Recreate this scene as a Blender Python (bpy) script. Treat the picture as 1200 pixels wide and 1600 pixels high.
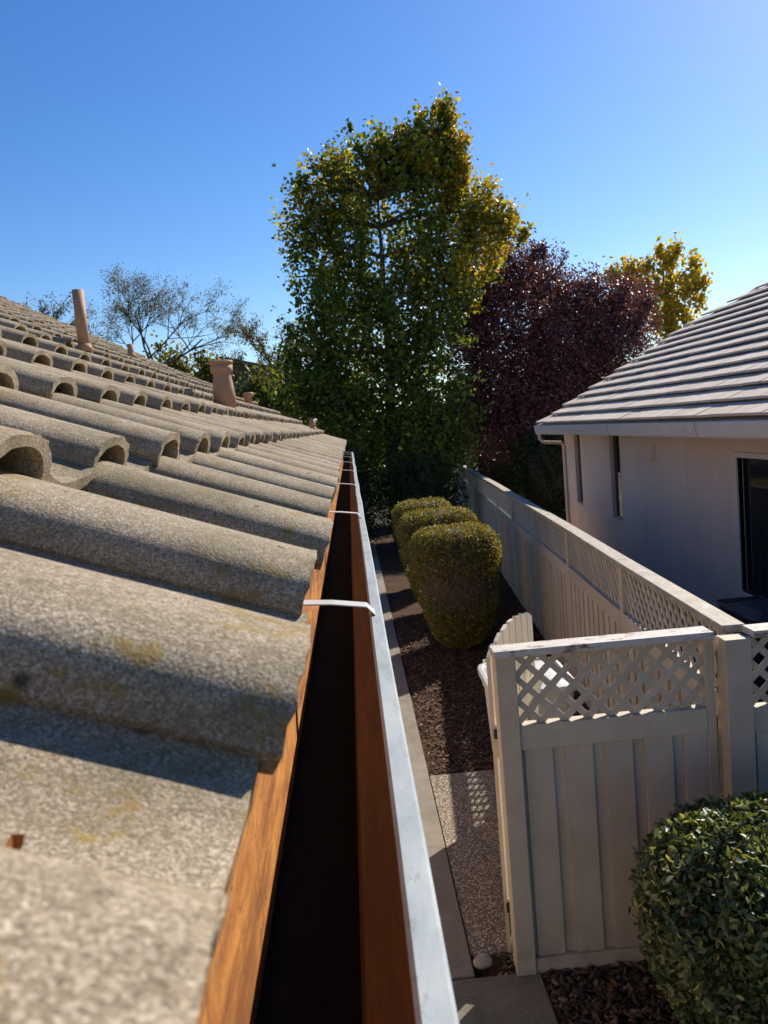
import bpy, bmesh, math, random
import numpy as np
from mathutils import Vector, Matrix
rad = math.radians
random.seed(7); RNG = np.random.default_rng(11)
for o in list(bpy.data.objects): bpy.data.objects.remove(o)
SC = bpy.context.scene
COL = SC.collection

# ------------------------------------------------------------------ camera
cam_d = bpy.data.cameras.new('camera'); cam = bpy.data.objects.new('camera', cam_d); COL.objects.link(cam)
yv = Vector((-55 / 1300, 128 / 1300, -1)).normalized()
uv = Vector((-.084, 1, 0)); uv.z = -(uv.x * yv.x + uv.y * yv.y) / yv.z; uv.normalize()
xv = yv.cross(uv)
cam.matrix_world = Matrix.Translation((0, 0, 3.05)) @ Matrix((xv, yv, uv)).to_4x4()
cam_d.sensor_fit = 'VERTICAL'; cam_d.sensor_height = 24; cam_d.lens = 19.5
cam_d.clip_start = .02; cam_d.clip_end = 2000
cam_d.dof.use_dof = True; cam_d.dof.focus_distance = 1.7; cam_d.dof.aperture_fstop = 11.0
SC.camera = cam

# ------------------------------------------------------------------ sky, sun, exposure
SUN = Vector((.9, 1.0, 1.0)).normalized()
elev = math.asin(SUN.z); azim = math.atan2(SUN.x, SUN.y)
W = bpy.data.worlds.new('World'); SC.world = W; W.use_nodes = True
wn = W.node_tree.nodes; wl = W.node_tree.links
sky = wn.new('ShaderNodeTexSky'); sky.sky_type = 'NISHITA'; sky.sun_disc = False
sky.sun_elevation = elev; sky.sun_rotation = azim
sky.altitude = 300; sky.air_density = 1.0; sky.dust_density = .4; sky.ozone_density = 3.2
bg = wn['Background']; bg.inputs['Strength'].default_value = .074
hs = wn.new('ShaderNodeHueSaturation'); hs.inputs['Saturation'].default_value = 1.3; hs.inputs['Hue'].default_value = .508; hs.inputs['Value'].default_value = 1.32
wl.new(sky.outputs[0], hs.inputs['Color']); wl.new(hs.outputs[0], bg.inputs[0])
sd = bpy.data.lights.new('sun', 'SUN'); sd.energy = 5.0; sd.angle = rad(.53); sd.color = (1, .93, .82)
so = bpy.data.objects.new('sun', sd); COL.objects.link(so)
so.rotation_euler = (-SUN).to_track_quat('-Z', 'Y').to_euler(); so.location = (20, 30, 25)
vs = SC.view_settings; vs.view_transform = 'Standard'; vs.look = 'None'; vs.gamma = 1; vs.exposure = 0.6
vs.use_curve_mapping = False

# ------------------------------------------------------------------ materials
class NT:
    def __init__(s, name):
        s.m = bpy.data.materials.new(name); s.m.use_nodes = True
        s.t = s.m.node_tree; s.n = s.t.nodes; s.l = s.t.links
        s.b = s.n['Principled BSDF']
    def node(s, typ, **kw):
        n = s.n.new(typ)
        for k, v in kw.items():
            if hasattr(n, k): setattr(n, k, v)
            else: n.inputs[k].default_value = v
        return n
    def pos(s, scale=(1, 1, 1), obj=False):
        if obj: src = s.node('ShaderNodeTexCoord').outputs['Object']
        else: src = s.node('ShaderNodeNewGeometry').outputs['Position']
        mp = s.node('ShaderNodeMapping'); mp.inputs['Scale'].default_value = scale
        s.l.new(src, mp.inputs['Vector']); return mp.outputs[0]
    def noise(s, scale, detail=4, rough=.6, vec=None, dist=0):
        n = s.node('ShaderNodeTexNoise'); n.inputs['Scale'].default_value = scale
        n.inputs['Detail'].default_value = detail; n.inputs['Roughness'].default_value = rough
        n.inputs['Distortion'].default_value = dist
        s.l.new(vec if vec is not None else s.pos(), n.inputs['Vector']); return n.outputs['Fac']
    def ramp(s, fac, stops):
        r = s.node('ShaderNodeValToRGB'); e = r.color_ramp.elements
        while len(e) < len(stops): e.new(.5)
        for i, (p, c) in enumerate(stops):
            e[i].position = p; e[i].color = (*c, 1) if len(c) == 3 else c
        s.l.new(fac, r.inputs[0]); return r.outputs[0]
    def mask(s, fac, a, b):
        r = s.node('ShaderNodeMapRange'); r.inputs[1].default_value = a; r.inputs[2].default_value = b
        s.l.new(fac, r.inputs[0]); return r.outputs[0]
    def mix(s, fac, a, b, mode='MIX'):
        n = s.node('ShaderNodeMix'); n.data_type = 'RGBA'; n.blend_type = mode
        for sock, v in ((n.inputs[0], fac), (n.inputs[6], a), (n.inputs[7], b)):
            if isinstance(v, (int, float)): sock.default_value = v
            elif isinstance(v, tuple): sock.default_value = (*v, 1)
            else: s.l.new(v, sock)
        return n.outputs[2]
    def math(s, op, a, b):
        n = s.node('ShaderNodeMath', operation=op)
        for i, v in enumerate((a, b)):
            if isinstance(v, (int, float)): n.inputs[i].default_value = v
            else: s.l.new(v, n.inputs[i])
        return n.outputs[0]
    def bump(s, h, strength, dist):
        n = s.node('ShaderNodeBump'); n.inputs['Strength'].default_value = strength
        n.inputs['Distance'].default_value = dist; s.l.new(h, n.inputs['Height'])
        s.l.new(n.outputs[0], s.b.inputs['Normal'])
    def fin(s, col, rough=.8, spec=.3):
        if isinstance(col, tuple): s.b.inputs['Base Color'].default_value = (*col, 1)
        else: s.l.new(col, s.b.inputs['Base Color'])
        if isinstance(rough, (int, float)): s.b.inputs['Roughness'].default_value = rough
        else: s.l.new(rough, s.b.inputs['Roughness'])
        s.b.inputs['Specular IOR Level'].default_value = spec
        return s.m

def mat_roof_tile():
    t = NT('sanded_concrete_tile')
    n1 = t.noise(420, 4, .8); n2 = t.noise(9, 4, .6); n3 = t.noise(420, 2, .5)
    vg = t.node('ShaderNodeTexVoronoi'); vg.inputs['Scale'].default_value = 760; t.l.new(t.pos(), vg.inputs['Vector'])
    sg = t.node('ShaderNodeSeparateColor'); t.l.new(vg.outputs['Color'], sg.inputs[0])
    base = t.ramp(sg.outputs[0], [(.05, (.22, .175, .12)), (.35, (.32, .26, .185)), (.7, (.39, .32, .23)), (.97, (.58, .495, .38))])
    v2 = t.node('ShaderNodeTexVoronoi'); v2.inputs['Scale'].default_value = 420; t.l.new(t.pos(), v2.inputs['Vector'])
    s2 = t.node('ShaderNodeSeparateColor'); t.l.new(v2.outputs['Color'], s2.inputs[0])
    base = t.mix(t.math('MULTIPLY', t.mask(s2.outputs[0], .8, .86), .28), base, (.75, .67, .55))
    base = t.mix(t.math('MULTIPLY', t.mask(s2.outputs[1], .84, .9), .3), base, (.10, .08, .055))
    tone = t.ramp(n2, [(.3, (.74, .72, .68)), (.7, (1.0, .98, .95))])
    c = t.mix(1.0, base, tone, 'MULTIPLY')
    oi = t.node('ShaderNodeObjectInfo')
    c = t.mix(t.mask(oi.outputs['Random'], 0, 1.6), c, t.mix(1.0, c, (.72, .7, .66), 'MULTIPLY'))
    lich = t.mask(t.noise(21, 7, .75), .57, .62)
    c = t.mix(t.math('MULTIPLY', lich, .75), c, (.26, .17, .04))
    moss = t.mask(t.noise(7.5, 7, .75, t.pos((.6, 1, 1))), .50, .66)
    c = t.mix(t.math('MULTIPLY', moss, .62), c, (.13, .105, .055))
    dk = t.mask(t.noise(38, 5, .7), .62, .70)
    c = t.mix(t.math('MULTIPLY', dk, .5), c, (.07, .055, .035))
    v = t.node('ShaderNodeTexVoronoi'); v.inputs['Scale'].default_value = 17
    t.l.new(t.pos(), v.inputs['Vector'])
    pit = t.mask(v.outputs['Distance'], .11, .05)
    c = t.mix(t.math('MULTIPLY', pit, .8), c, (.03, .025, .02))
    h = t.math('ADD', t.math('MULTIPLY', sg.outputs[1], .5), t.math('ADD', t.math('MULTIPLY', n3, .8), t.math('MULTIPLY', s2.outputs[2], .4)))
    t.bump(h, .6, .0018)
    return t.fin(c, .92, .25)

def mat_paint(name, col, wear=.0, woodc=(.20, .12, .075), sc=(1, 1, 1)):
    t = NT(name)
    g = t.noise(6, 5, .6, t.pos(sc)); f = t.noise(90, 3, .6, t.pos((1, 1, .12)))
    c = t.mix(t.mask(g, .25, .75), tuple(.86 * x for x in col), tuple(min(1, 1.06 * x) for x in col))
    st = t.mask(t.noise(3.2, 6, .7, t.pos((1.5, 1.5, .5))), .55, .78)
    c = t.mix(t.math('MULTIPLY', st, .5), c, tuple(x * .6 for x in (col[0], col[1] * .97, col[2] * .9)))
    oi = t.node('ShaderNodeObjectInfo')
    c = t.mix(t.mask(oi.outputs['Random'], 0, 2.2), c, t.mix(1.0, c, (.66, .64, .60), 'MULTIPLY'))
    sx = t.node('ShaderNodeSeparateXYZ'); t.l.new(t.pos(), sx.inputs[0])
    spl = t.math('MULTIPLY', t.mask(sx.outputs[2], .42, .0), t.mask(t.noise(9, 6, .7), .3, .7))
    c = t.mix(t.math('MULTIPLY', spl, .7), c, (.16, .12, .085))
    h = f
    if wear > 0:
        w1 = t.noise(22, 9, .78, t.pos((1, .35, 1) if wear > .5 else (.35, 1, 1))); m = t.mask(w1, 1 - wear, 1 - wear + .035)
        wood = t.ramp(t.noise(40, 4, .6, t.pos((1, .15, 1))), [(.3, woodc), (.7, tuple(min(1, 1.9 * x) for x in woodc))])
        c = t.mix(m, c, wood); h = t.math('SUBTRACT', f, t.math('MULTIPLY', m, 1.2))
    t.bump(h, .35, .002)
    return t.fin(c, .62, .35)

def mat_simple(name, col, rough=.6, spec=.4, var=.15, nscale=20, bump=0, bd=.003, metal=0):
    t = NT(name)
    n = t.noise(nscale, 5, .6)
    c = t.mix(t.mask(n, .3, .7), tuple(x * (1 - var) for x in col), tuple(min(1, x * (1 + var)) for x in col))
    if bump: t.bump(t.noise(nscale * 3, 4, .65), bump, bd)
    t.b.inputs['Metallic'].default_value = metal
    return t.fin(c, rough, spec)

def mat_gutter_rust(name, k):
    t = NT(name)
    g = t.noise(24, 8, .75, t.pos((1, .42, 1)), .4)
    c = t.ramp(g, [(.28, (.13, .038, .012)), (.48, (.30, .095, .028)), (.62, (.40, .15, .045)), (.8, (.52, .25, .09))])
    p = t.mask(t.noise(11, 7, .75, t.pos((1, .22, 1.6))), .47, .60)
    c = t.mix(t.math('MULTIPLY', p, .8), c, (.13, .04, .018))
    dr = t.mask(t.noise(30, 4, .6, t.pos((1, 1.2, .06))), .56, .70)
    c = t.mix(t.math('MULTIPLY', dr, .5), c, (.10, .035, .018))
    sp = t.mask(t.noise(160, 3, .6, t.pos((1, .35, 1))), .63, .7)
    c = t.mix(t.math('MULTIPLY', sp, .6), c, (.07, .022, .01))
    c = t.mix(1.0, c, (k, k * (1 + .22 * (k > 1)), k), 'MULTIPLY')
    t.bump(t.noise(240, 3, .6, t.pos((1, .35, 1))), .4, .001)
    return t.fin(c, .72, .3)

def mat_lip():
    t = NT('weathered_white_gutter_paint')
    g = t.noise(30, 6, .7, t.pos((1, .3, 1)))
    c = t.ramp(g, [(.3, (.25, .285, .30)), (.5, (.34, .375, .385)), (.7, (.42, .45, .45))])
    m = t.mask(t.noise(70, 7, .75, t.pos((1, .3, 1))), .58, .64)
    c = t.mix(t.math('MULTIPLY', m, .6), c, (.22, .20, .17))
    t.bump(g, .3, .001)
    return t.fin(c, .5, .4)

def mat_concrete(name, base, agg=False):
    t = NT(name)
    n = t.noise(4, 6, .65); f = t.noise(240, 2, .5)
    c = t.mix(t.mask(n, .3, .7), tuple(x * .72 for x in base), tuple(x * 1.12 for x in base))
    c = t.mix(t.mask(f, .38, .62), t.mix(1.0, c, (.55, .53, .50), 'MULTIPLY'), c)
    h = f
    if agg:
        v = t.node('ShaderNodeTexVoronoi'); v.inputs['Scale'].default_value = 75
        t.l.new(t.pos(), v.inputs['Vector'])
        peb = t.ramp(v.outputs['Color'], [(.15, (.13, .09, .06)), (.5, (.33, .25, .18)), (.9, (.62, .54, .43))])
        m = t.mask(v.outputs['Distance'], .62, .40)
        c = t.mix(m, tuple(x * .55 for x in base), peb); h = m
    st = t.mask(t.noise(1.7, 5, .7), .5, .75)
    c = t.mix(t.math('MULTIPLY', st, .45), c, (.09, .075, .055))
    t.bump(h, .5, .003)
    return t.fin(c, .9, .2)

def mat_soil():
    t = NT('dark_bark_soil')
    a = t.noise(45, 6, .75); b = t.noise(2.2, 5, .6)
    c = t.ramp(a, [(.3, (.028, .016, .010)), (.55, (.075, .042, .024)), (.75, (.14, .08, .046))])
    c = t.mix(t.mask(b, .35, .7), c, t.mix(1.0, c, (1.25, 1.05, .9), 'MULTIPLY'))
    t.bump(a, 1.0, .02)
    return t.fin(c, .95, .15)

def mat_stucco():
    t = NT('pinkish_beige_stucco')
    n = t.noise(60, 5, .7); b = t.noise(1.3, 4, .6, t.pos((1, 1, .5)))
    c = t.mix(t.mask(b, .3, .7), (.62, .475, .40), (.74, .585, .50))
    c = t.mix(t.math('MULTIPLY', t.mask(n, .35, .65), .3), c, (.40, .32, .28))
    st = t.mask(t.noise(5, 5, .7, t.pos((1, 1, .15))), .55, .8)
    c = t.mix(t.math('MULTIPLY', st, .4), c, (.34, .28, .25))
    t.bump(n, .6, .006)
    return t.fin(c, .92, .15)

def mat_leaf(name, trans=.45, gloss=.35, rough=.42):
    t = NT(name)
    a = t.node('ShaderNodeAttribute'); a.attribute_name = 'tint'
    t.fin(a.outputs['Color'], rough, gloss)
    tr = t.node('ShaderNodeBsdfTranslucent')
    warm = t.mix(1.0, a.outputs['Color'], (1.55, 1.35, .55), 'MULTIPLY')
    t.l.new(warm, tr.inputs['Color'])
    ms = t.node('ShaderNodeMixShader'); ms.inputs[0].default_value = trans
    t.l.new(t.b.outputs[0], ms.inputs[1]); t.l.new(tr.outputs[0], ms.inputs[2])
    t.l.new(ms.outputs[0], t.n['Material Output'].inputs['Surface'])
    return t.m

def mat_bark(name, a, b):
    t = NT(name)
    n = t.noise(18, 6, .7, t.pos((1, 1, .25)))
    t.bump(n, .8, .02)
    return t.fin(t.mix(t.mask(n, .3, .7), a, b), .9, .15)

def mat_glass():
    t = NT('dark_window_glass')
    t.bump(t.noise(2.5, 2, .5), .03, .02)
    return t.fin((.012, .014, .018), .05, .35)

M = dict(
    tile=mat_roof_tile(),
    deck=mat_simple('roof_underlay', (.10, .085, .07), .9, .2),
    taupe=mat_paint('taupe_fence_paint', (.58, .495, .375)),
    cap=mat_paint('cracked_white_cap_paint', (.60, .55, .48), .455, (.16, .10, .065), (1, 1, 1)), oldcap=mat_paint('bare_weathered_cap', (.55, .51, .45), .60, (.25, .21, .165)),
    rust=mat_gutter_rust('shaded_rust_gutter_lining', .27), lit_rust=mat_gutter_rust('sunlit_rust_flashing', 1.5), lip=mat_lip(),  # same rust twice: darkened as the shaded front, brightened as the sunlit back
    strap=mat_simple('white_strap_metal', (.48, .48, .47), .45, .5, .08),
    terracotta=mat_simple('terracotta_vent_paint', (.40, .235, .14), .7, .3, .12, 14),
    stucco=mat_stucco(),
    trim=mat_simple('offwhite_trim_paint', (.56, .53, .50), .5, .4, .06, 6),
    nb_tile=None, glass=mat_glass(),
    kerb=mat_concrete('grey_brown_concrete', (.30, .265, .215)),
    path=mat_concrete('exposed_aggregate_concrete', (.23, .19, .15), True),
    slab=mat_concrete('old_grey_slab_concrete', (.21, .19, .155)),
    soil=mat_soil(),
    chip=None, leaf=mat_leaf('tree_leaf', .5), plum=mat_leaf('plum_leaf', .22, .6, .38), bushleaf=mat_leaf('glossy_bush_leaf', .3, .5, .42),
    hedge=mat_leaf('boxwood_leaf', .3, .3, .5),
    bark=mat_bark('dark_bark', (.05, .038, .028), (.13, .10, .075)),
    binw=mat_simple('pale_grey_bin_plastic', (.50, .51, .49), .45, .45, .06, 8),
    bind=mat_simple('dark_blue_grey_bin_plastic', (.035, .042, .055), .45, .45, .1, 8),
    rubber=mat_simple('black_rubber', (.02, .02, .02), .7, .3),
    stone=mat_simple('river_stone', (.30, .26, .20), .8, .3, .25, 40, .4),
    dryleaf=mat_simple('dry_orange_leaf', (.42, .17, .04), .7, .3, .35, 60),
    farwall=mat_simple('far_house_wall', (.22, .19, .16), .9, .2),
    farroof=mat_simple('far_house_roof', (.24, .15, .10), .9, .2, .3, 8, .5, .03),
    grass=mat_simple('dry_ground', (.045, .042, .025), .95, .1, .4, 3),
)
def mat_nb_tile():
    t = NT('flat_pale_concrete_tile')
    oi = t.node('ShaderNodeObjectInfo')
    n = t.noise(80, 4, .7); b = t.noise(2, 5, .6)
    c = t.mix(t.mask(n, .3, .7), (.57, .475, .385), (.71, .60, .495))
    c = t.mix(t.math('MULTIPLY', t.mask(b, .4, .7), .35), c, (.48, .40, .32))
    c = t.mix(t.mask(oi.outputs['Random'], 0, 3.0), c, (.34, .27, .21))
    g = t.noise(9, 3, .5, t.pos((.3, 9, .3)))
    c = t.mix(t.math('MULTIPLY', t.mask(g, .52, .7), .3), c, (.22, .19, .17))
    t.bump(t.math('ADD', n, g), .5, .004)
    return t.fin(c, .9, .2)
M['nb_tile'] = mat_nb_tile()
def mat_chip():
    t = NT('bark_mulch_chip')
    a = t.node('ShaderNodeAttribute'); a.attribute_name = 'tint'
    t.bump(t.noise(120, 3, .6), .4, .002)
    return t.fin(a.outputs['Color'], .8, .3)
M['chip'] = mat_chip()

# ------------------------------------------------------------------ builders
def tag(o, label=None, cat=None, group=None, kind=None):
    if label: o['label'] = label
    if cat: o['category'] = cat
    if group: o['group'] = group
    if kind: o['kind'] = kind
    return o
def empty(name, loc, label, cat, group=None):
    o = bpy.data.objects.new(name, None); o.empty_display_size = .2; COL.objects.link(o)
    o.location = loc; return tag(o, label, cat, group)
def link(name, me, mat=None, parent=None, loc=None):
    o = bpy.data.objects.new(name, me); COL.objects.link(o)
    if mat is not None and not me.materials: me.materials.append(mat)
    if parent is not None: o.parent = parent
    if loc is not None: o.location = loc
    return o
def base_of(parent):
    v = Vector((0, 0, 0)); p = parent
    while p is not None: v += p.location; p = p.parent
    return v
def mesh(name, verts, faces, mat, parent=None, smooth=False):
    """verts in world coordinates; parents only carry plain offsets"""
    b = base_of(parent)
    me = bpy.data.meshes.new(name)
    me.from_pydata([(v[0] - b.x, v[1] - b.y, v[2] - b.z) for v in verts], [], faces)
    if smooth: me.polygons.foreach_set('use_smooth', [True] * len(me.polygons))
    me.update()
    return link(name, me, mat, parent)
def bm_mesh(name, bm, mat, parent=None, smooth=False):
    b = base_of(parent)
    bmesh.ops.translate(bm, verts=bm.verts, vec=-b)
    bmesh.ops.recalc_face_normals(bm, faces=bm.faces)
    me = bpy.data.meshes.new(name); bm.to_mesh(me); bm.free()
    if smooth: me.polygons.foreach_set('use_smooth', [True] * len(me.polygons))
    return link(name, me, mat, parent)
BOXF = [(0, 3, 2, 1), (4, 5, 6, 7), (0, 1, 5, 4), (1, 2, 6, 5), (2, 3, 7, 6), (3, 0, 4, 7)]
def bx(bm, p0, p1, fr=None, bev=0):
    """box between local corners; fr maps local (s,t,z) to world"""
    (a, b, c), (d, e, f) = p0, p1
    vs = [(a, b, c), (d, b, c), (d, e, c), (a, e, c), (a, b, f), (d, b, f), (d, e, f), (a, e, f)]
    vv = [bm.verts.new(fr(v) if fr else v) for v in vs]
    fs = [bm.faces.new([vv[i] for i in q]) for q in BOXF]
    if bev:
        bmesh.ops.recalc_face_normals(bm, faces=fs)
        bmesh.ops.bevel(bm, geom=list({e for f_ in fs for e in f_.edges}), offset=bev, segments=1, affect='EDGES')
def box(name, p0, p1, mat, parent=None, fr=None, bev=0):
    bm = bmesh.new(); bx(bm, p0, p1, fr, bev); return bm_mesh(name, bm, mat, parent)
def prism(bm, poly, t0, t1, fr):
    """polygon in local (s,z), extruded in t"""
    A = [bm.verts.new(fr((s, t0, z))) for s, z in poly]; B = [bm.verts.new(fr((s, t1, z))) for s, z in poly]
    bm.faces.new(A); bm.faces.new(B[::-1])
    n = len(poly)
    for i in range(n): bm.faces.new((A[i], B[i], B[(i + 1) % n], A[(i + 1) % n]))
def tube(bm, pts, radii, seg=8, cap=True):
    pts = [Vector(p) for p in pts]; rings = []
    up = Vector((.31, .17, .93))
    for i, p in enumerate(pts):
        d = (pts[min(i + 1, len(pts) - 1)] - pts[max(i - 1, 0)]).normalized()
        a = d.cross(up)
        if a.length < 1e-3: a = d.cross(Vector((1, 0, 0)))
        a.normalize(); b = d.cross(a)
        rings.append([bm.verts.new(p + (a * math.cos(k * 2 * math.pi / seg) + b * math.sin(k * 2 * math.pi / seg)) * radii[i]) for k in range(seg)])
    for i in range(len(rings) - 1):
        for k in range(seg):
            bm.faces.new((rings[i][k], rings[i][(k + 1) % seg], rings[i + 1][(k + 1) % seg], rings[i + 1][k]))
    if cap:
        bm.faces.new(rings[0][::-1]); bm.faces.new(rings[-1])
def lathe(bm, prof, c, seg=24):
    rings = [[bm.verts.new((c[0] + r * math.cos(k * 2 * math.pi / seg), c[1] + r * math.sin(k * 2 * math.pi / seg), c[2] + z)) for k in range(seg)] for r, z in prof]
    for i in range(len(rings) - 1):
        for k in range(seg):
            bm.faces.new((rings[i][k], rings[i][(k + 1) % seg], rings[i + 1][(k + 1) % seg], rings[i + 1][k]))
    bm.faces.new(rings[-1]); bm.faces.new(rings[0][::-1])

def np_mesh(name, V, F, mat, parent=None, tint=None, smooth=False):
    """V (n,3) world, F (m,k) all of one size"""
    b = base_of(parent); V = V - np.array(b)
    me = bpy.data.meshes.new(name); n, (m, k) = len(V), F.shape
    me.vertices.add(n); me.vertices.foreach_set('co', V.astype(np.float32).ravel())
    me.loops.add(m * k); me.loops.foreach_set('vertex_index', F.astype(np.int32).ravel())
    me.polygons.add(m); me.polygons.foreach_set('loop_start', np.arange(0, m * k, k, dtype=np.int32))
    if smooth: me.polygons.foreach_set('use_smooth', np.ones(m, dtype=bool))
    if tint is not None:
        at = me.attributes.new('tint', 'FLOAT_COLOR', 'POINT')
        at.data.foreach_set('color', np.concatenate([tint, np.ones((n, 1))], 1).astype(np.float32).ravel())
    me.update(calc_edges=True)
    return link(name, me, mat, parent)

LEAF_LOBED = (np.array([[0, 0, 0], [.5, .33, .10], [.30, .62, .02], [0, 1, -.06], [-.30, .62, .02], [-.5, .33, .10]]), np.array([[0, 1, 2, 3], [0, 3, 4, 5]]))
LEAF_OVAL = (np.array([[0, 0, 0], [.22, .35, .07], [.17, .75, .06], [0, 1, -.05], [-.17, .75, .06], [-.22, .35, .07]]), np.array([[0, 1, 2, 3], [0, 3, 4, 5]]))
def leaves(name, P, N, size, shape, cols, mat, parent, spread=.9, jitter=.3, kind='stuff'):
    """P centres, N preferred facing (may be zero), cols (n,3)"""
    n = len(P); T, F = shape
    z = N + RNG.normal(0, spread, (n, 3)); z /= np.linalg.norm(z, axis=1, keepdims=True) + 1e-9
    r = RNG.normal(0, 1, (n, 3)); x = np.cross(r, z); x /= np.linalg.norm(x, axis=1, keepdims=True) + 1e-9
    y = np.cross(z, x)
    s = (size * (1 + RNG.uniform(-jitter, jitter, n)))[:, None, None]
    V = P[:, None, :] + s * (T[None, :, 0:1] * x[:, None, :] + (T[None, :, 1:2] - .5) * y[:, None, :] + T[None, :, 2:3] * z[:, None, :])
    k = len(T); Fa = (F[None] + (np.arange(n) * k)[:, None, None]).reshape(-1, F.shape[1])
    o = np_mesh(name, V.reshape(-1, 3), Fa, mat, parent, np.repeat(cols, k, axis=0))
    if kind: o['kind'] = kind
    return o
def pick(cols, n, w=None, var=.2):
    cols = np.array(cols); i = RNG.choice(len(cols), n, p=w)
    return np.clip(cols[i] * (1 + RNG.uniform(-var, var, (n, 1))), 0, 1)

# ================================================================== GROUND
def sheet(name, pts, z, mat):
    o = mesh(name, [(x, y, z) for x, y in pts], [tuple(range(len(pts)))], mat); o['kind'] = 'structure'; return o
sheet('ground', [(-600, -300), (600, -300), (600, 900), (-600, 900)], 0, M['grass'])
def soil_bed(name, x0, x1, y0, y1, z, step):
    nx = int((x1 - x0) / step); ny = int((y1 - y0) / step)
    X, Y = np.meshgrid(np.linspace(x0, x1, nx), np.linspace(y0, y1, ny)); Z = z + .012 * np.sin(X * 7.3 + Y * 2.1) * np.sin(Y * 5.1) + RNG.uniform(-.006, .006, X.shape)
    V = np.stack([X, Y, Z], -1).reshape(-1, 3)
    i = np.arange(nx * ny).reshape(ny, nx)
    F = np.stack([i[:-1, :-1], i[:-1, 1:], i[1:, 1:], i[1:, :-1]], -1).reshape(-1, 4)
    o = np_mesh(name, V, F, M['soil'], None, None, True); o['kind'] = 'structure'; return o
soil_bed('side_yard_soil', .40, 6.0, 6.88, 26, .03, .12)
soil_bed('planting_bed_soil', .48, 3.9, 1.2, 4.42, .022, .06)
box('concrete_kerb', (.20, 4.235, -.05), (.425, 24, .055), M['kerb'], None, None, .006)['kind'] = 'structure'
box('concrete_path', (.432, 4.42, -.05), (1.25, 6.88, .045), M['path'], None, None, .005)['kind'] = 'structure'
box('concrete_slab', (.05, .6, -.05), (.78, 4.22, .048), M['slab'], None, None, .006)['kind'] = 'structure'
box('house_foundation_path', (-.7, .6, -.05), (.045, 24, .04), M['slab'], None, None, .006)['kind'] = 'structure'

# ================================================================== OUR HOUSE
house = empty('tile_roof_house', (0, 0, 0), 'house with brownish barrel tile roof, rusty open gutter and terracotta vent pipes', 'house')
D_END = 11.0
wall_bm = bmesh.new(); bx(wall_bm, (-9.3, -3, 0), (-.62, 10.75, 2.62)); bm_mesh('wall', wall_bm, M['stucco'], house)
TP, TT, EX, PW = .52, .36, .268, .325        # roof pitch, tile pitch, exposure (plan), tile pitch width
X0, Z0 = -.058, 2.876
RIDGE_X = -5.0
zr = lambda x: Z0 + TP * (X0 - x)
rf = bmesh.new()
q = [(-.13, zr(-.13) - .035), (RIDGE_X, zr(RIDGE_X) - .03), (2 * RIDGE_X + .1, zr(-.10) - .03), (2 * RIDGE_X + .1, zr(-.1) - .09), (RIDGE_X, zr(RIDGE_X) - .10), (-.13, zr(-.13) - .06)]
prism(rf, q, -1.5, D_END - .03, lambda p: (p[0], p[1], p[2]))
roof = bm_mesh('roof', rf, M['deck'], house)
gb = bmesh.new(); prism(gb, [(-.7, 2.6), (RIDGE_X, zr(RIDGE_X) - .12), (2 * RIDGE_X + .7, 2.6)], 10.55, 10.7, lambda p: p); bm_mesh('gable_wall', gb, M['stucco'], house)
box('soffit', (-.66, -1.5, 2.58), (-.142, D_END - .1, 2.60), M['trim'], house)

def tile_template(seed, np_b=16, np_p=7):
    r = random.Random(seed)
    hw, hh, th = .080, .057, .0125
    top, bot = [], []
    for i in range(np_b + 1):
        a = math.pi * (1 - i / np_b)
        cs_ = math.copysign(abs(math.cos(a)) ** .8, math.cos(a)); top.append((hw * cs_, .014 + (hh - .014) * max(0, math.sin(a)) ** .66))
        bot.append(((hw - th) * cs_, -.002 + (hh - th + .002) * max(0, math.sin(a)) ** .66))
    pan = PW - 2 * hw + .012
    for i in range(1, np_p + 1):
        f = i / np_p
        top.append((hw + pan * f, .014 - .017 * math.sin(math.pi * f) ** .8)); bot.append((hw - th + (pan + th) * f, -.002 - .017 * math.sin(math.pi * f) ** .8))
    L = .335; us = [0, .006, .03, L]
    V, F = [], []; n = len(top)
    for k, prof in enumerate((top, bot)):
        for j, u in enumerate(us):
            for i, (v, w) in enumerate(prof):
                e = (1 if k == 0 else .45) if j == 0 else (.55 if j == 1 else .12 if j == 2 else 0)
                du = r.uniform(-.0026, .002) * e; dw = r.uniform(-.0013, .0013) * e
                V.append((u + du, -v + r.uniform(-.0012, .0012) * e, w + dw))
    m = len(us); idx = lambda k, j, i: (k * m + j) * n + i
    for j in range(m - 1):
        for i in range(n - 1):
            F.append((idx(0, j, i), idx(0, j, i + 1), idx(0, j + 1, i + 1), idx(0, j + 1, i)))
            F.append((idx(1, j, i), idx(1, j + 1, i), idx(1, j + 1, i + 1), idx(1, j, i + 1)))
    for i in range(n - 1):
        F.append((idx(0, 0, i), idx(1, 0, i), idx(1, 0, i + 1), idx(0, 0, i + 1)))
        F.append((idx(0, m - 1, i), idx(0, m - 1, i + 1), idx(1, m - 1, i + 1), idx(1, m - 1, i)))
    for i in (0, n - 1):
        for j in range(m - 1): F.append((idx(0, j, i), idx(0, j + 1, i), idx(1, j + 1, i), idx(1, j, i)))
    return np.array(V), np.array(F)
TT_A = math.atan(TT)
ux = Vector((-math.cos(TT_A), 0, math.sin(TT_A))); uz = Vector((math.sin(TT_A), 0, math.cos(TT_A))); uy = uz.cross(ux)
Rtile = Matrix((ux, uy, uz)).transposed()
TEMPL = [tile_template(s) for s in range(7)]
TMESH = []
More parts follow.
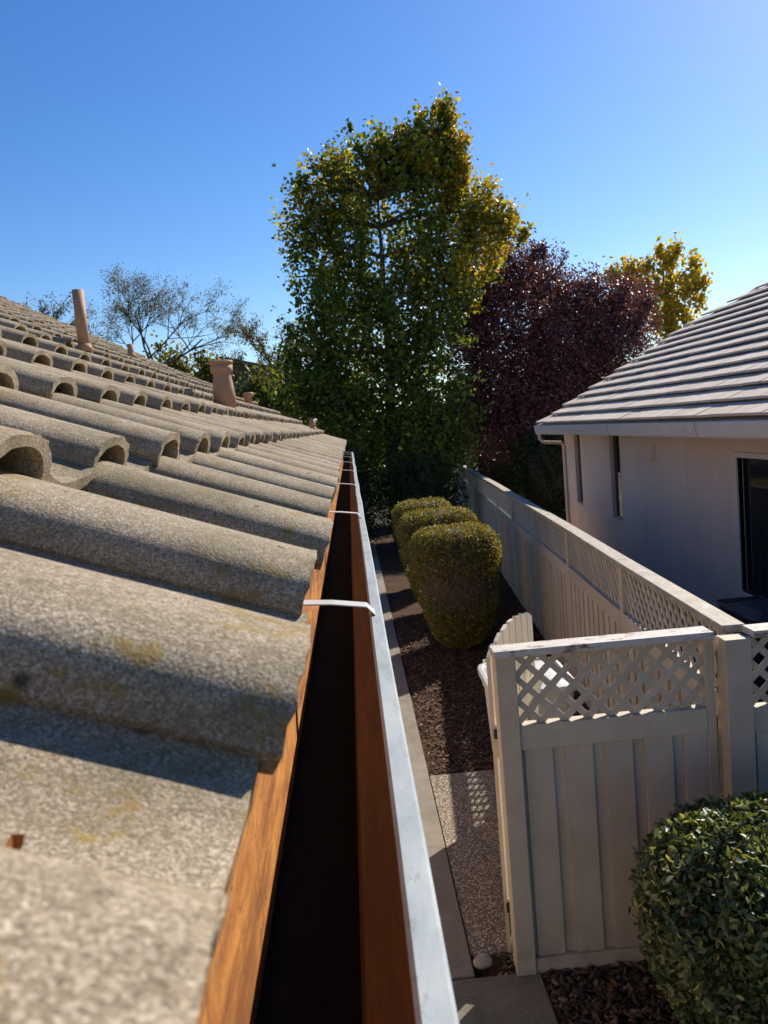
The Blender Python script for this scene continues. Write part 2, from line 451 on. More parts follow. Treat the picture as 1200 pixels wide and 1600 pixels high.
for V, F in TEMPL:
    me = bpy.data.meshes.new('roof_tile'); me.from_pydata(V.tolist(), [], F.tolist())
    bmx = bmesh.new(); bmx.from_mesh(me); bmesh.ops.recalc_face_normals(bmx, faces=bmx.faces)
    for f in bmx.faces: f.smooth = True
    for e in bmx.edges:
        if len(e.link_faces) == 2 and e.calc_face_angle() > .7: e.smooth = False
    bmx.to_mesh(me); bmx.free(); me.materials.append(M['tile']); TMESH.append(me)
def to_px(p):
    c = cam.matrix_world.inverted() @ Vector(p)
    if c.z > -.1: return None
    return 600 + 1300 * c.x / -c.z, 800 - 1300 * c.y / -c.z, -c.z
spots = []
for row in range(22):
    x = X0 - row * EX
    if x < RIDGE_X + .2: break
    for k in range(-7, 42):
        y = .485 + .325 * k + row * .004
        if y > D_END - .2 or y < -1.4: continue
        jr = random.Random(row * 100 + k)
        loc = Vector((x + jr.uniform(-.006, .006), y + jr.uniform(-.004, .004), zr(x) + jr.uniform(-.002, .003)))
        R = Rtile @ Matrix.Rotation(jr.gauss(0, .006), 3, 'Z') @ Matrix.Rotation(jr.gauss(0, .005), 3, 'X')
        px = to_px(loc + Vector((-.1, 0, .06)))
        vis = px is not None and -160 < px[0] < 1300 and -100 < px[1] < 2000
        spots.append(((0 if vis else 100) + (loc - cam.location).length, loc, R, jr.randrange(7)))
spots.sort(key=lambda s: s[0])
for _, loc, R, v in spots[:300]:
    o = link('roof_tile', TMESH[v], None, roof); o.matrix_local = Matrix.Translation(loc) @ R.to_4x4()
VV, FF, off = [], [], 0
for _, loc, R, v in spots[300:]:
    V, F = TEMPL[v]; VV.append(V @ np.array(R).T + np.array(loc)); FF.append(F + off); off += len(V)
o = np_mesh('roof_tiles_beyond', np.concatenate(VV), np.concatenate(FF), M['tile'], roof); o['kind'] = 'stuff'
# ridge and far rake caps
rb = bmesh.new()
for k in range(34):
    y = -1.4 + .37 * k
    if y > D_END - .4: break
    tube(rb, [(RIDGE_X, y, zr(RIDGE_X) + .0), (RIDGE_X, y + .41, zr(RIDGE_X) + .015)], [.13, .115], 12)
o = bm_mesh('ridge_tiles', rb, M['tile'], roof, True); o['kind'] = 'stuff'
bs = bmesh.new(); bx(bs, (2 * RIDGE_X + .1, -1.5, zr(-.1) - .02), (2 * RIDGE_X + .12, D_END, zr(-.1) - .01)); bm_mesh('back_eave_edge', bs, M['tile'], roof)

# vents
def vent(kind, x, y, h, r, lean=0):
    z = zr(x) + .03
    bm = bmesh.new()
    if kind == 'pipe':
        prof = [(r * 1.0, 0), (r, h), (r * .82, h), (r * .82, h - .03)]
        lathe(bm, prof, (x, y, z), 20)
        lathe(bm, [(r * 1.5, .0), (r * 1.35, .03), (r * 1.02, .04)], (x, y, z), 20)
    elif kind == 'flue':
        lathe(bm, [(.066, 0), (.058, .12), (.05, h - .085), (.05, h - .07), (.061, h - .068), (.063, h - .03), (.058, h - .028), (.058, h - .018), (.067, h - .016), (.066, h - .003), (.055, h)], (x, y, z), 28)
    else:
        lathe(bm, [(.04, 0), (.04, h - .045), (.054, h - .04), (.058, h - .015), (.052, h), (.035, h + .003)], (x, y, z), 20)
    o = bm_mesh('vent_pipe' if kind == 'pipe' else 'flue_vent', bm, M['terracotta'], house, False)
    for p in o.data.polygons: p.use_smooth = len(p.vertices) == 4 and abs(p.normal.z) < .7
    return o
vent('pipe', -1.33, 4.445, .315, .029); vent('pipe', -1.905, 7.738, .12, .028); vent('pipe', -.372, 8.745, .125, .03)
vent('flue', -.685, 4.783, .265, .06); vent('cap', -1.011, 8.778, .12, .05)

# gutter
gp = [(-.112, 2.85), (-.112, 2.602), (-.030, 2.600), (-.025, 2.635), (-.020, 2.69), (-.004, 2.715), (.006, 2.735), (.009, 2.752)]
go = [(.0275, 2.755), (.0265, 2.735), (.020, 2.712), (-.010, 2.685), (-.014, 2.645), (-.018, 2.5955), (-.116, 2.595), (-.116, 2.85)]
YS = [-1.5] + [v * .55 for v in range(0, 20)] + [D_END + .02]
wob = [random.uniform(-.0008, .0008) if y < 2 else random.uniform(-.0025, .0025) for y in YS]
def strip(prof, closed, name, mat, parent):
    V, F = [], []; n = len(prof)
    for y, w in zip(YS, wob):
        for (x, z) in prof: V.append((x + (w if x > -.09 else 0), y, z + w * .5))
    for j in range(len(YS) - 1):
        for i in range(n if closed else n - 1):
            F.append((j * n + i, j * n + (i + 1) % n, (j + 1) * n + (i + 1) % n, (j + 1) * n + i))
    if closed: F.append(tuple(range(n))[::-1]); F.append(tuple((len(YS) - 1) * n + i for i in range(n)))
    return mesh(name, V, F, mat, parent)
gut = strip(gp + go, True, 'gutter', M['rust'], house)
gut['label'] = 'open rain gutter with rust-brown lining'
fl = strip([(-.1115, 2.603), (-.1115, 2.848), (-.1100, 2.848), (-.1100, 2.603)], True, 'back_flashing', M['lit_rust'], gut)
lip = strip([(.0075, 2.7525), (.0075, 2.7575), (.0105, 2.7605), (.026, 2.7605), (.0285, 2.757), (.0285, 2.738), (.0270, 2.737), (.0270, 2.7525)], True, 'lip', M['lip'], gut)
endc = bmesh.new(); prism(endc, gp + [(.02, 2.754), (.02, 2.712), (-.014, 2.60), (-.116, 2.596), (-.116, 2.85)], D_END + .021, D_END + .024, lambda p: p); bm_mesh('end_cap', endc, M['lip'], gut)
for i, y in enumerate([1.287, 2.74, 4.2, 5.65, 7.1, 8.5, 9.5, 10.3]):
    bm = bmesh.new()
    pts = [(-.109, 2.790), (-.05, 2.785), (.004, 2.776), (.016, 2.7625)]
    for a, b in zip(pts[:-1], pts[1:]):
        prism(bm, [a, b, (b[0], b[1] - .002), (a[0], a[1] - .002)], y - .017, y + .017, lambda p: p)
    bm_mesh('strap', bm, M['strap'], gut)
box('floor_shade', (-.1095, -1.5, 2.6025), (-.0265, D_END, 2.609), mat_simple('black_floor_shade', (.008, .008, .008), .95, .05, .4, 60, .6), gut)  # near-black strip, paints the shade on the gutter floor
box('fascia_board', (-.14, -1.5, 2.57), (-.118, D_END - .02, 2.80), M['trim'], house)

# ================================================================== NEIGHBOUR HOUSE
nb = empty('neighbour_house', (5.5, 8, 0), 'pinkish stucco house with pale flat tile roof beside the fence', 'house')
WX, EXX, EZ, NT_ = 3.95, 3.45, 2.865, .55
Y0N, Y1N = 1.6, 15.28
OPEN = [(14.25, 14.62, 1.44, 2.66), (12.15, 12.62, 1.38, 2.66), (6.55, 8.40, 1.04, 2.44)]
wb = bmesh.new()
ys = sorted({Y0N, Y1N, *[v for o_ in OPEN for v in o_[:2]]})
for a, b in zip(ys[:-1], ys[1:]):
    hit = [o_ for o_ in OPEN if o_[0] <= a + 1e-6 and o_[1] >= b - 1e-6]
    if hit:
        bx(wb, (WX, a, 0), (WX + .16, b, hit[0][2])); bx(wb, (WX, a, hit[0][3]), (WX + .16, b, 2.70))
    else: bx(wb, (WX, a, 0), (WX + .16, b, 2.70))
bx(wb, (WX + .161, Y1N - .16, 0), (11.5, Y1N, 2.70)); bx(wb, (WX + .161, Y0N, 0), (11.5, Y0N + .16, 2.70))
XR = 7.6
prism(wb, [(WX - .1, 2.70), (XR, EZ + NT_ * (XR - EXX) - .14), (11.4, 2.70)], Y1N - .15, Y1N - .01, lambda p: p)
bm_mesh('wall', wb, M['stucco'], nb)
# roof
RK = 15.2
def ymax(x): return min(RK, 15.55 - 1.75 * max(0, x - 6.3)) if x > 6.3 else RK
nr = bmesh.new()
P = lambda x, y, dz=-.03: (x, y, EZ + NT_ * (x - EXX) + dz)
XT = 8.6
pl = [P(EXX + .02, Y0N - .4), P(XT, Y0N - .4), P(XT, ymax(XT)), P(6.32, RK), P(EXX + .02, RK)]
vt = [nr.verts.new(p) for p in pl]; nr.faces.new(vt)
vb = [nr.verts.new((p[0], p[1], p[2] - .08)) for p in pl]; nr.faces.new(vb[::-1])
for i in range(5): nr.faces.new((vt[i], vb[i], vb[(i + 1) % 5], vt[(i + 1) % 5]))
# far hip slope falling away
h0, h1 = Vector(P(6.32, RK)), Vector(P(XT, ymax(XT)))
f0 = Vector((11.8, RK, 2.86)); f1 = Vector((12.5, 9, 2.86))
nr.faces.new([nr.verts.new(v) for v in (h0 + Vector((0, 0, -.02)), f0, f1, h1 + Vector((0, 0, -.02)))])
f2 = Vector((12.5, Y0N - .4, 2.86)); h2 = Vector(P(XT, Y0N - .4))
nr.faces.new([nr.verts.new(v) for v in (h1 + Vector((0, 0, -.02)), f1, f2, h2)])
nroof = bm_mesh('roof', nr, M['nb_tile'], nb)
EN, TW, STP = .25, .335, .05
tt = NT_ - STP / EN; ta = math.atan(tt)
nx_ = Vector((math.cos(ta), 0, math.sin(ta))); nz_ = Vector((-math.sin(ta), 0, math.cos(ta))); ny_ = nz_.cross(nx_)
RN = Matrix((nx_, ny_, nz_)).transposed()
def flat_tile(seed):
    r = random.Random(seed); bm = bmesh.new()
    w = TW / 2 - .0025
    bx(bm, (0, -w, 0), (.305, w, .028), None, .003)
    for v in bm.verts:
        v.co.z += r.uniform(-.0012, .0012)
        if v.co.x < .01: v.co.x += r.uniform(-.003, .003)
    me = bpy.data.meshes.new('roof_tile'); bmesh.ops.recalc_face_normals(bm, faces=bm.faces); bm.to_mesh(me); bm.free(); me.materials.append(M['nb_tile']); return me
NMESH = [flat_tile(s) for s in range(5)]
rest = bmesh.new(); nsp = []
for row in range(22):
    x = EXX - .02 + row * EN
    if x > XT - .2: break
    k = 0
    while True:
        y = RK - .17 - k * TW - (row % 2) * TW * .5; k += 1
        if y < Y0N - .3: break
        if y + TW * .5 > ymax(x + EN * .9) + .06: continue
        jr = random.Random(row * 77 + k)
        loc = Vector((x + jr.uniform(-.004, .004), y, EZ + NT_ * (x - EXX) + .03 + jr.uniform(-.002, .003)))
        px = to_px(loc); vis = px is not None and -40 < px[0] < 1230
        nsp.append(((0 if vis else 100) + loc.y, loc, RN @ Matrix.Rotation(jr.gauss(0, .004), 3, 'Z'), jr.randrange(5)))
nsp.sort(key=lambda s: s[0])
nbase = base_of(nroof)
for _, loc, R, v in nsp[:300]:
    o = link('roof_tile', NMESH[v], None, nroof); o.matrix_local = Matrix.Translation(loc - nbase) @ R.to_4x4()
for _, loc, R, v in nsp[300:]:
    w = TW / 2 - .0025
    bx(rest, (0, -w, 0), (.305, w, .028), lambda p, R=R, loc=loc: loc + R @ Vector(p))
o = bm_mesh('roof_tiles_beyond', rest, M['nb_tile'], nroof); o['kind'] = 'stuff'
# rake and hip trim
rk = bmesh.new(); prism(rk, [(EXX - .03, EZ - .03), (6.3, EZ + NT_ * (6.3 - EXX) - .0), (6.3, EZ + NT_ * (6.3 - EXX) - .18), (EXX - .03, EZ - .19)], RK + .004, RK + .03, lambda p: p); bm_mesh('rake_board', rk, M['trim'], nb)
# eave gutter and soffit
gprof = [(EXX + .05, EZ - .175), (EXX + .05, EZ - .025), (EXX + .045, EZ - .018), (EXX - .05, EZ - .018), (EXX - .058, EZ - .03), (EXX - .056, EZ - .055), (EXX - .03, EZ - .16), (EXX - .02, EZ - .175)]
gm = bmesh.new(); prism(gm, gprof, Y0N - .4, RK + .05, lambda p: p); ng = bm_mesh('gutter', gm, M['trim'], nb)
for y in (8.1, 10.9):
    gm = bmesh.new(); prism(gm, [(a - .0015, b) for a, b in gprof[3:]] + [(EXX - .02, EZ - .170), (EXX - .028, EZ - .157), (EXX - .05, EZ - .055)], y, y + .008, lambda p: p); bm_mesh('joint', gm, M['deck'], ng)
box('soffit', (EXX + .051, Y0N - .4, EZ - .165), (WX + .02, RK + .03, EZ - .145), M['trim'], nb)
# downspout
dsm = bmesh.new(); tube(dsm, [(EXX + .0, 15.1, EZ - .17), (EXX + .0, 15.1, EZ - .26), (EXX + .07, 15.11, EZ - .33), (WX - .08, 15.2, EZ - .37), (WX - .035, 15.22, EZ - .43), (WX - .035, 15.22, .1)], [.03] * 6, 8); bm_mesh('downspout', dsm, M['stucco'], nb, False)
# windows
for (a, b, z0, z1) in OPEN[:2]:
    wd = box('window', (WX + .062, a, z0), (WX + .082, b, z1), M['trim'], nb)
    box('pane', (WX + .055, a + .015, z0 + .015), (WX + .061, b - .015, z1 - .015), M['glass'], wd)
    box('sill', (WX - .012, a - .01, z0 - .03), (WX + .05, b + .01, z0 - .001), M['stucco'], wd)
a, b, z0, z1 = OPEN[2]
wbm = bmesh.new()
for p0, p1 in [((WX - .02, a - .05, z1), (WX + .05, b + .05, z1 + .055)), ((WX - .02, a - .05, z0 - .055), (WX + .05, b + .05, z0)), ((WX - .02, b, z0 + .001), (WX + .05, b + .05, z1 - .001)), ((WX - .02, a - .05, z0 + .001), (WX + .05, a, z1 - .001))]: bx(wbm, p0, p1, None, .004)
wd = bm_mesh('window', wbm, M['trim'], nb)
box('pane', (WX + .052, a, z0), (WX + .058, b, z1), M['glass'], wd)
box('mullion', (WX + .03, 7.45, z0 + .001), (WX + .05, 7.5, z1 - .001), M['trim'], wd)
# vent hood on the wall
hb = bmesh.new()
A = [(WX - .002, 11.15, 2.33), (WX - .002, 10.68, 2.33), (WX - .002, 10.70, 2.55)]
B = [(WX - .07, 11.10, 2.33), (WX - .07, 10.70, 2.33), (WX - .02, 10.71, 2.54)]
va = [hb.verts.new(v) for v in A]; vb = [hb.verts.new(v) for v in B]
hb.faces.new(va); hb.faces.new(vb[::-1])
for i in range(3): hb.faces.new((va[i], vb[i], vb[(i + 1) % 3], va[(i + 1) % 3]))
bm_mesh('vent_hood', hb, M['stucco'], nb)

# ================================================================== FENCES
def clip(poly, axis, lim, keep_less):
    out = []
    for i in range(len(poly)):
        p, q = poly[i], poly[(i + 1) % len(poly)]
        a = (p[axis] <= lim) == keep_less or p[axis] == lim; b = (q[axis] <= lim) == keep_less or q[axis] == lim
        if a: out.append(p)
        if a != b:
            f = (lim - p[axis]) / (q[axis] - p[axis]); out.append(tuple(p[k] + f * (q[k] - p[k]) for k in range(2)))
    return out
def lattice(root, fr, s0, s1, z0, z1, t, separate=True, per=.126, w=.035):
    hw = w * .7071; h = z1 - z0
    allb = bmesh.new() if not separate else None
    for d, (t0, t1) in ((1, (t, t + .008)), (-1, (t + .0085, t + .0165))):
        n = int((s1 - s0 + h) / per) + 2
        for k in range(n):
            b0 = (s0 - h + k * per) if d > 0 else (s0 + k * per)
            b0 += random.uniform(-.003, .003)
            e = d * h
            poly = [(b0 - hw, z0), (b0 + hw, z0), (b0 + hw + e, z1), (b0 - hw + e, z1)]
            poly = clip(clip(poly, 0, s0, False), 0, s1, True)
            if len(poly) < 3 or max(p[0] for p in poly) - min(p[0] for p in poly) < .02: continue
            if separate:
                bm = bmesh.new(); prism(bm, poly, t0, t1, fr); bm_mesh('slat', bm, M['taupe'], root)
            else: prism(allb, poly, t0, t1, fr)
    if not separate:
        o = bm_mesh('lattice', allb, M['taupe'], root); o['kind'] = 'stuff'
def boards(root, fr, s0, s1, z0, z1, front_t, step=.215, w=.148, th=.02, both=True):
    """alternating proud and set back vertical boards"""
    s = s0 + .02
    while s < s1 - .03:
        e = min(s + w, s1 - .002)
        j = random.uniform(-.002, .002)
        box('board', (s, front_t + j, z0 + random.uniform(0, .006)), (e, front_t + th + j, z1), M['taupe'], root, fr)
        s += step
    s = s0
    while s < s1:
        a = max(s0, s + .02 + w - .045); b = min(s + .02 + step + .045, s1)
        if s == s0: box('board', (s0, front_t + th + .004, z0), (s0 + .06, front_t + 2 * th + .004, z1), M['taupe'], root, fr)
        if b - a > .02: box('board', (a, front_t + th + .004, z0), (b, front_t + 2 * th + .004, z1), M['taupe'], root, fr)
        s += step

# long side fence
fence = empty('lattice_top_fence', (2.4, 12, 0), 'long taupe board fence with lattice top running back beside the hedges', 'fence')
fd = Vector((.07, 1, 0)).normalized(); fn = Vector((fd.y, -fd.x, 0))
FO = Vector((1.945, 4.27, 0))
fr_l = lambda p: FO + fd * p[0] + fn * p[1] + Vector((0, 0, p[2]))
PS = [0, 2.3, 4.6, 7.0, 9.4, 11.8, 14.2, 16.6, 19.0, 21.4, 23.8, 26.2, 28.6]
PZ = [1.85, 1.83, 1.822, 1.80, 1.775, 1.765, 1.735, 1.70, 1.68, 1.67, 1.665, 1.665, 1.67]
for i, (s, z) in enumerate(zip(PS, PZ)):
    if i: box('post', (s - .045, -.028, -.1), (s + .045, .055, z - .044), M['taupe'], fence, fr_l, .004)
for i in range(len(PS) - 1):
    s0, s1 = PS[i] + .046, PS[i + 1] - .046; za, zb = PZ[i], PZ[i + 1]; zm = min(za, zb)
    k = (zb - za) / (PS[i + 1] - PS[i])
    # sloped frame for each bay
    def fr_b(p, k=k, a=PS[i]): return fr_l((p[0], p[1], p[2] + k * (p[0] - a) * (1 if p[2] > .3 else 0)))
    box('cap', (PS[i] + .002, -.058, za - .042), (PS[i + 1] - .002, .07, za), M['oldcap'], fence, fr_b, .004)
    lattice(fence, fr_b, s0, s1, za - .43, za - .043, .004, separate=i < 3)
    box('rail', (s0, -.03, za - .57), (s1, .045, za - .432), M['taupe'], fence, fr_b, .003)
    boards(fence, fr_b, s0, s1, .10, za - .571, -.024)
    box('kickboard', (s0, -.03, .0), (s1, .03, .099), M['taupe'], fence, fr_b, .003)

# panel across, next to the gate
panel = empty('lattice_fence', (1.2, 4.25, 0), 'short taupe fence panel with lattice top behind the round bush', 'fence')
pf = lambda p: (p[0], 4.25 + p[1], p[2])
box('post', (.652, -.055, -.1), (.758, .055, 1.812), M['taupe'], panel, pf, .004)
box('cap', (.640, -.085, 1.814), (1.80, .055, 1.852), M['cap'], panel, pf, .004)
box('stile', (1.765, -.03, .02), (1.815, .04, 1.812), M['taupe'], panel, pf, .003)
lattice(panel, pf, .76, 1.764, 1.43, 1.812, -.006)
box('rail', (.76, -.035, 1.295), (1.764, .04, 1.428), M['taupe'], panel, pf, .003)
boards(panel, pf, .76, 1.764, .125, 1.294, -.024)
box('kickboard', (.76, -.04, .0), (1.764, .02, .124), M['taupe'], panel, pf, .003)
# corner section towards the neighbour house
side = empty('corner_fence', (2.6, 4.2, 0), 'taupe fence section with corner post running to the stucco house', 'fence')
sf = lambda p: (p[0], 4.19 + p[1] - .0 * p[0], p[2])
box('corner_post', (1.838, -.06, -.1), (1.978, .06, 1.81), M['taupe'], side, sf, .004)
box('cap', (1.985, -.075, 1.812), (3.93, .068, 1.850), M['cap'], side, sf, .004)
box('post', (2.9, -.05, -.1), (2.99, .05, 1.81), M['taupe'], side, sf, .004)
for a, b in ((1.98, 2.899), (2.991, 3.93)):
    lattice(side, sf, a, b, 1.43, 1.81, -.006)
    box('rail', (a, -.035, 1.295), (b, .04, 1.428), M['taupe'], side, sf, .003)
    boards(side, sf, a, b, .06, 1.294, -.024)

# open gate leaf
gate = empty('picket_gate', (.66, 4.36, 0), 'open taupe picket gate with gently arched top hung on the fence post', 'gate')
gd = Vector((.43, .90, 0)).normalized(); gn = Vector((gd.y, -gd.x, 0)); GO = Vector((.632, 4.375, 0))
fr_g = lambda p: GO + gd * p[0] + gn * p[1] + Vector((0, 0, p[2]))
for k in range(7):
    s = .0 + k * .143; zt = 1.755 + .085 * math.sin(math.pi * (k + .9) / 7.5)
    bm = bmesh.new()
    sl = .02 * math.cos(math.pi * (k + .9) / 7.5)
    prism(bm, [(s, .07), (s + .125, .07), (s + .125, zt + sl), (s + .105, zt + sl + .012), (s + .02, zt - sl + .012), (s, zt - sl)], 0, .022, fr_g)
    bm_mesh('picket', bm, M['taupe'], gate)
for z in (.30, 1.30): box('rail', (.0, .023, z), (.985, .062, z + .09), M['taupe'], gate, fr_g, .003)
br = bmesh.new(); prism(br, [(.06, .392), (.15, .392), (.95, 1.298), (.86, 1.298)], .024, .058, fr_g); bm_mesh('brace', br, M['taupe'], gate)
for z in (.32, 1.32): box('hinge', (-.02, .02, z), (.03, .066, z + .05), M['rubber'], gate, fr_g)

# ================================================================== BINS
def bin_(name, cx, cy, w, d, h, mat, label, rot=0, open_=False):
    root = empty(name, (cx, cy, 0), label, 'bin')
    c, s = math.cos(rot), math.sin(rot)
    fr = lambda p: (cx + p[0] * c - p[1] * s, cy + p[0] * s + p[1] * c, p[2])
    bm = bmesh.new()
    rings = []
    for z, k in ((.04, .74), (.30, .82), (h - .16, .95), (h - .155, .99), (h - .09, 1.0)):
        rr = []
        for a in range(24):
            an = (a + .5) / 24 * 2 * math.pi; ca, sa = math.cos(an), math.sin(an); e = .28
            rr.append(bm.verts.new(fr((w / 2 * k * math.copysign(abs(ca) ** e, ca), d / 2 * k * math.copysign(abs(sa) ** e, sa), z))))
        rings.append(rr)
    for i in range(len(rings) - 1):
        for a in range(24): bm.faces.new((rings[i][a], rings[i][(a + 1) % 24], rings[i + 1][(a + 1) % 24], rings[i + 1][a]))
    bm.faces.new(rings[0][::-1]); bm.faces.new(rings[-1])
    bm_mesh('body', bm, mat, root, False)
    bm = bmesh.new(); rings = []
    for z, k in ((h - .085, 1.07), (h - .055, 1.085), (h - .04, 1.06), (h - .035, .98), (h - .05, .94), (h - .045, .88), (h - .015, .6), (h - .008, .3)):
        rr = []
        for a in range(24):
            an = (a + .5) / 24 * 2 * math.pi; ca, sa = math.cos(an), math.sin(an); e = .28
            rr.append(bm.verts.new(fr((w / 2 * k * math.copysign(abs(ca) ** e, ca), d / 2 * k * math.copysign(abs(sa) ** e, sa), z))))
        rings.append(rr)
    for i in range(len(rings) - 1):
        for a in range(24): bm.faces.new((rings[i][a], rings[i][(a + 1) % 24], rings[i + 1][(a + 1) % 24], rings[i + 1][a]))
    bm.faces.new(rings[0][::-1]); bm.faces.new(rings[-1])
    bm_mesh('lid', bm, mat, root, False)
    bm = bmesh.new(); tube(bm, [fr((-w * .4, d * .55, h - .07)), fr((-w * .4, d * .68, h - .06)), fr((w * .4, d * .68, h - .06)), fr((w * .4, d * .55, h - .07))], [.014] * 4, 8); bm_mesh('handle', bm, mat, root)
    for sx in (-1, 1):
        bm = bmesh.new(); tube(bm, [fr((sx * w * .27, d * .36, .11)), fr((sx * w * .36, d * .36, .11))], [.11, .11], 18); bm_mesh('wheel', bm, M['rubber'], root)
    return root
bin_('wheeled_bin', 1.125, 5.88, .58, .70, 1.22, M['binw'], 'pale grey wheeled bin standing behind the open picket gate')
bin_('wheeled_bin', 3.62, 7.3, .52, .74, 1.17, M['bind'], 'dark blue-grey wheeled bin under the stucco house window')

# ================================================================== HEDGES AND BUSH
def superpt(th, ph, e1=.55, e2=.75):
    c = lambda v, e: np.sign(v) * np.abs(v) ** e
    return c(np.cos(ph), e1) * c(np.cos(th), e2), c(np.cos(ph), e1) * c(np.sin(th), e2), c(np.sin(ph), e1)
def bush(name, c, rx, ry, z0, z1, n, lsize, cols, w, mat, label, cat, group, e1, e2, taper, depth, core=.86, shape=LEAF_OVAL, outward=.6, bumpy=.04, flat=0, var=.3):
    root = empty(name, (c[0], c[1], 0), label, cat, group)
    u = RNG.uniform(-1, 1, n); th = RNG.uniform(0, 2 * np.pi, n); ph = np.arcsin(u)
    def surf(th, ph, k):
        X, Y, Z = superpt(th, ph, e1, e2)
        hz = (Z + 1) / 2
        tp = 1 - taper * (1 - hz) ** 1.6
        lum = 1 + bumpy * (np.sin(5 * th + 3 * Z) * np.sin(4 * Z + 2 * th + c[0]) + .6 * np.sin(11 * th + 7 * Z + c[1]))
        zc = (z0 + z1) / 2; zz = (z1 - z0) / 2
        return np.stack([c[0] + rx * X * tp * k * lum, c[1] + ry * Y * tp * k * lum, zc + zz * Z * (1 - (1 - k) * .5) * np.where(Z > 0, 1 + (lum - 1) * .6, 1)], -1)
    k = 1 - depth * RNG.random(n) ** 1.5 + RNG.normal(0, .02, n)
    Pp = surf(th, ph, k)
    Nn = Pp - np.array([c[0], c[1], (z0 + z1) / 2]); Nn /= np.linalg.norm(Nn, axis=1, keepdims=True)
    leaves('foliage', Pp, Nn * outward, lsize, shape, pick(cols, n, w, var), mat, root, .75)
    # twig mass inside
    m = 6000; th2 = RNG.uniform(0, 2 * np.pi, m); ph2 = np.arcsin(RNG.uniform(-1, 1, m))
    nt, npn = 28, 16
    T, Q = np.meshgrid(np.linspace(0, 2 * np.pi, nt, endpoint=False), np.linspace(-np.pi / 2, np.pi / 2, npn))
    V = surf(T.ravel(), Q.ravel(), np.full(nt * npn, core)); i = np.arange(nt * npn).reshape(npn, nt); j = np.roll(i, -1, 1)
    F = np.stack([i[:-1], j[:-1], j[1:], i[1:]], -1).reshape(-1, 4)
    np_mesh('inner_twigs', V, F, M['bark'], root, None, True)
    bm = bmesh.new()
    for a in range(4):
        an = a * 1.6; tube(bm, [(c[0] + .05 * math.cos(an), c[1] + .05 * math.sin(an), -.02), (c[0] + .2 * rx * math.cos(an), c[1] + .2 * ry * math.sin(an), z0 + .35 * (z1 - z0))], [.025, .018], 6)
    bm_mesh('stem', bm, M['bark'], root)
    return root
HC = [(.21, .195, .036), (.16, .165, .036), (.30, .235, .045), (.34, .22, .058), (.09, .10, .024)]
HW = [.3, .25, .2, .15, .1]
bush('clipped_hedge', (1.27, 10.95, 0), .64, .62, .05, 1.68, 30000, .034, HC, HW, M['hedge'], 'tall rounded clipped hedge with sunlit golden top, in front of two others', 'hedge', None, .5, .8, .42, .13, .87, bumpy=.02)
bush('clipped_hedge', (1.28, 13.0, 0), .68, .60, .05, 1.71, 22000, .036, HC, HW, M['hedge'], 'rounded clipped hedge standing between two other hedges', 'hedge', None, .5, .8, .40, .13, .87, bumpy=.02)
bush('clipped_hedge', (1.22, 15.1, 0), .60, .58, .05, 1.69, 16000, .038, HC, HW, M['hedge'], 'shaded rounded hedge farthest back below the maple', 'hedge', None, .5, .8, .40, .13, .87, bumpy=.025)
BC = [(.065, .095, .038), (.10, .135, .05), (.15, .18, .065), (.27, .29, .10), (.04, .06, .028), (.20, .12, .05)]
bush('round_shrub', (1.70, 3.32, 0), .66, .60, .08, 1.275, 34000, .043, BC, [.25, .27, .24, .14, .08, .02], M['bushleaf'], 'glossy green rounded shrub in the mulch before the fence panel', 'shrub', None, .8, .95, .35, .26, .74, outward=.25, bumpy=.06, var=.45)

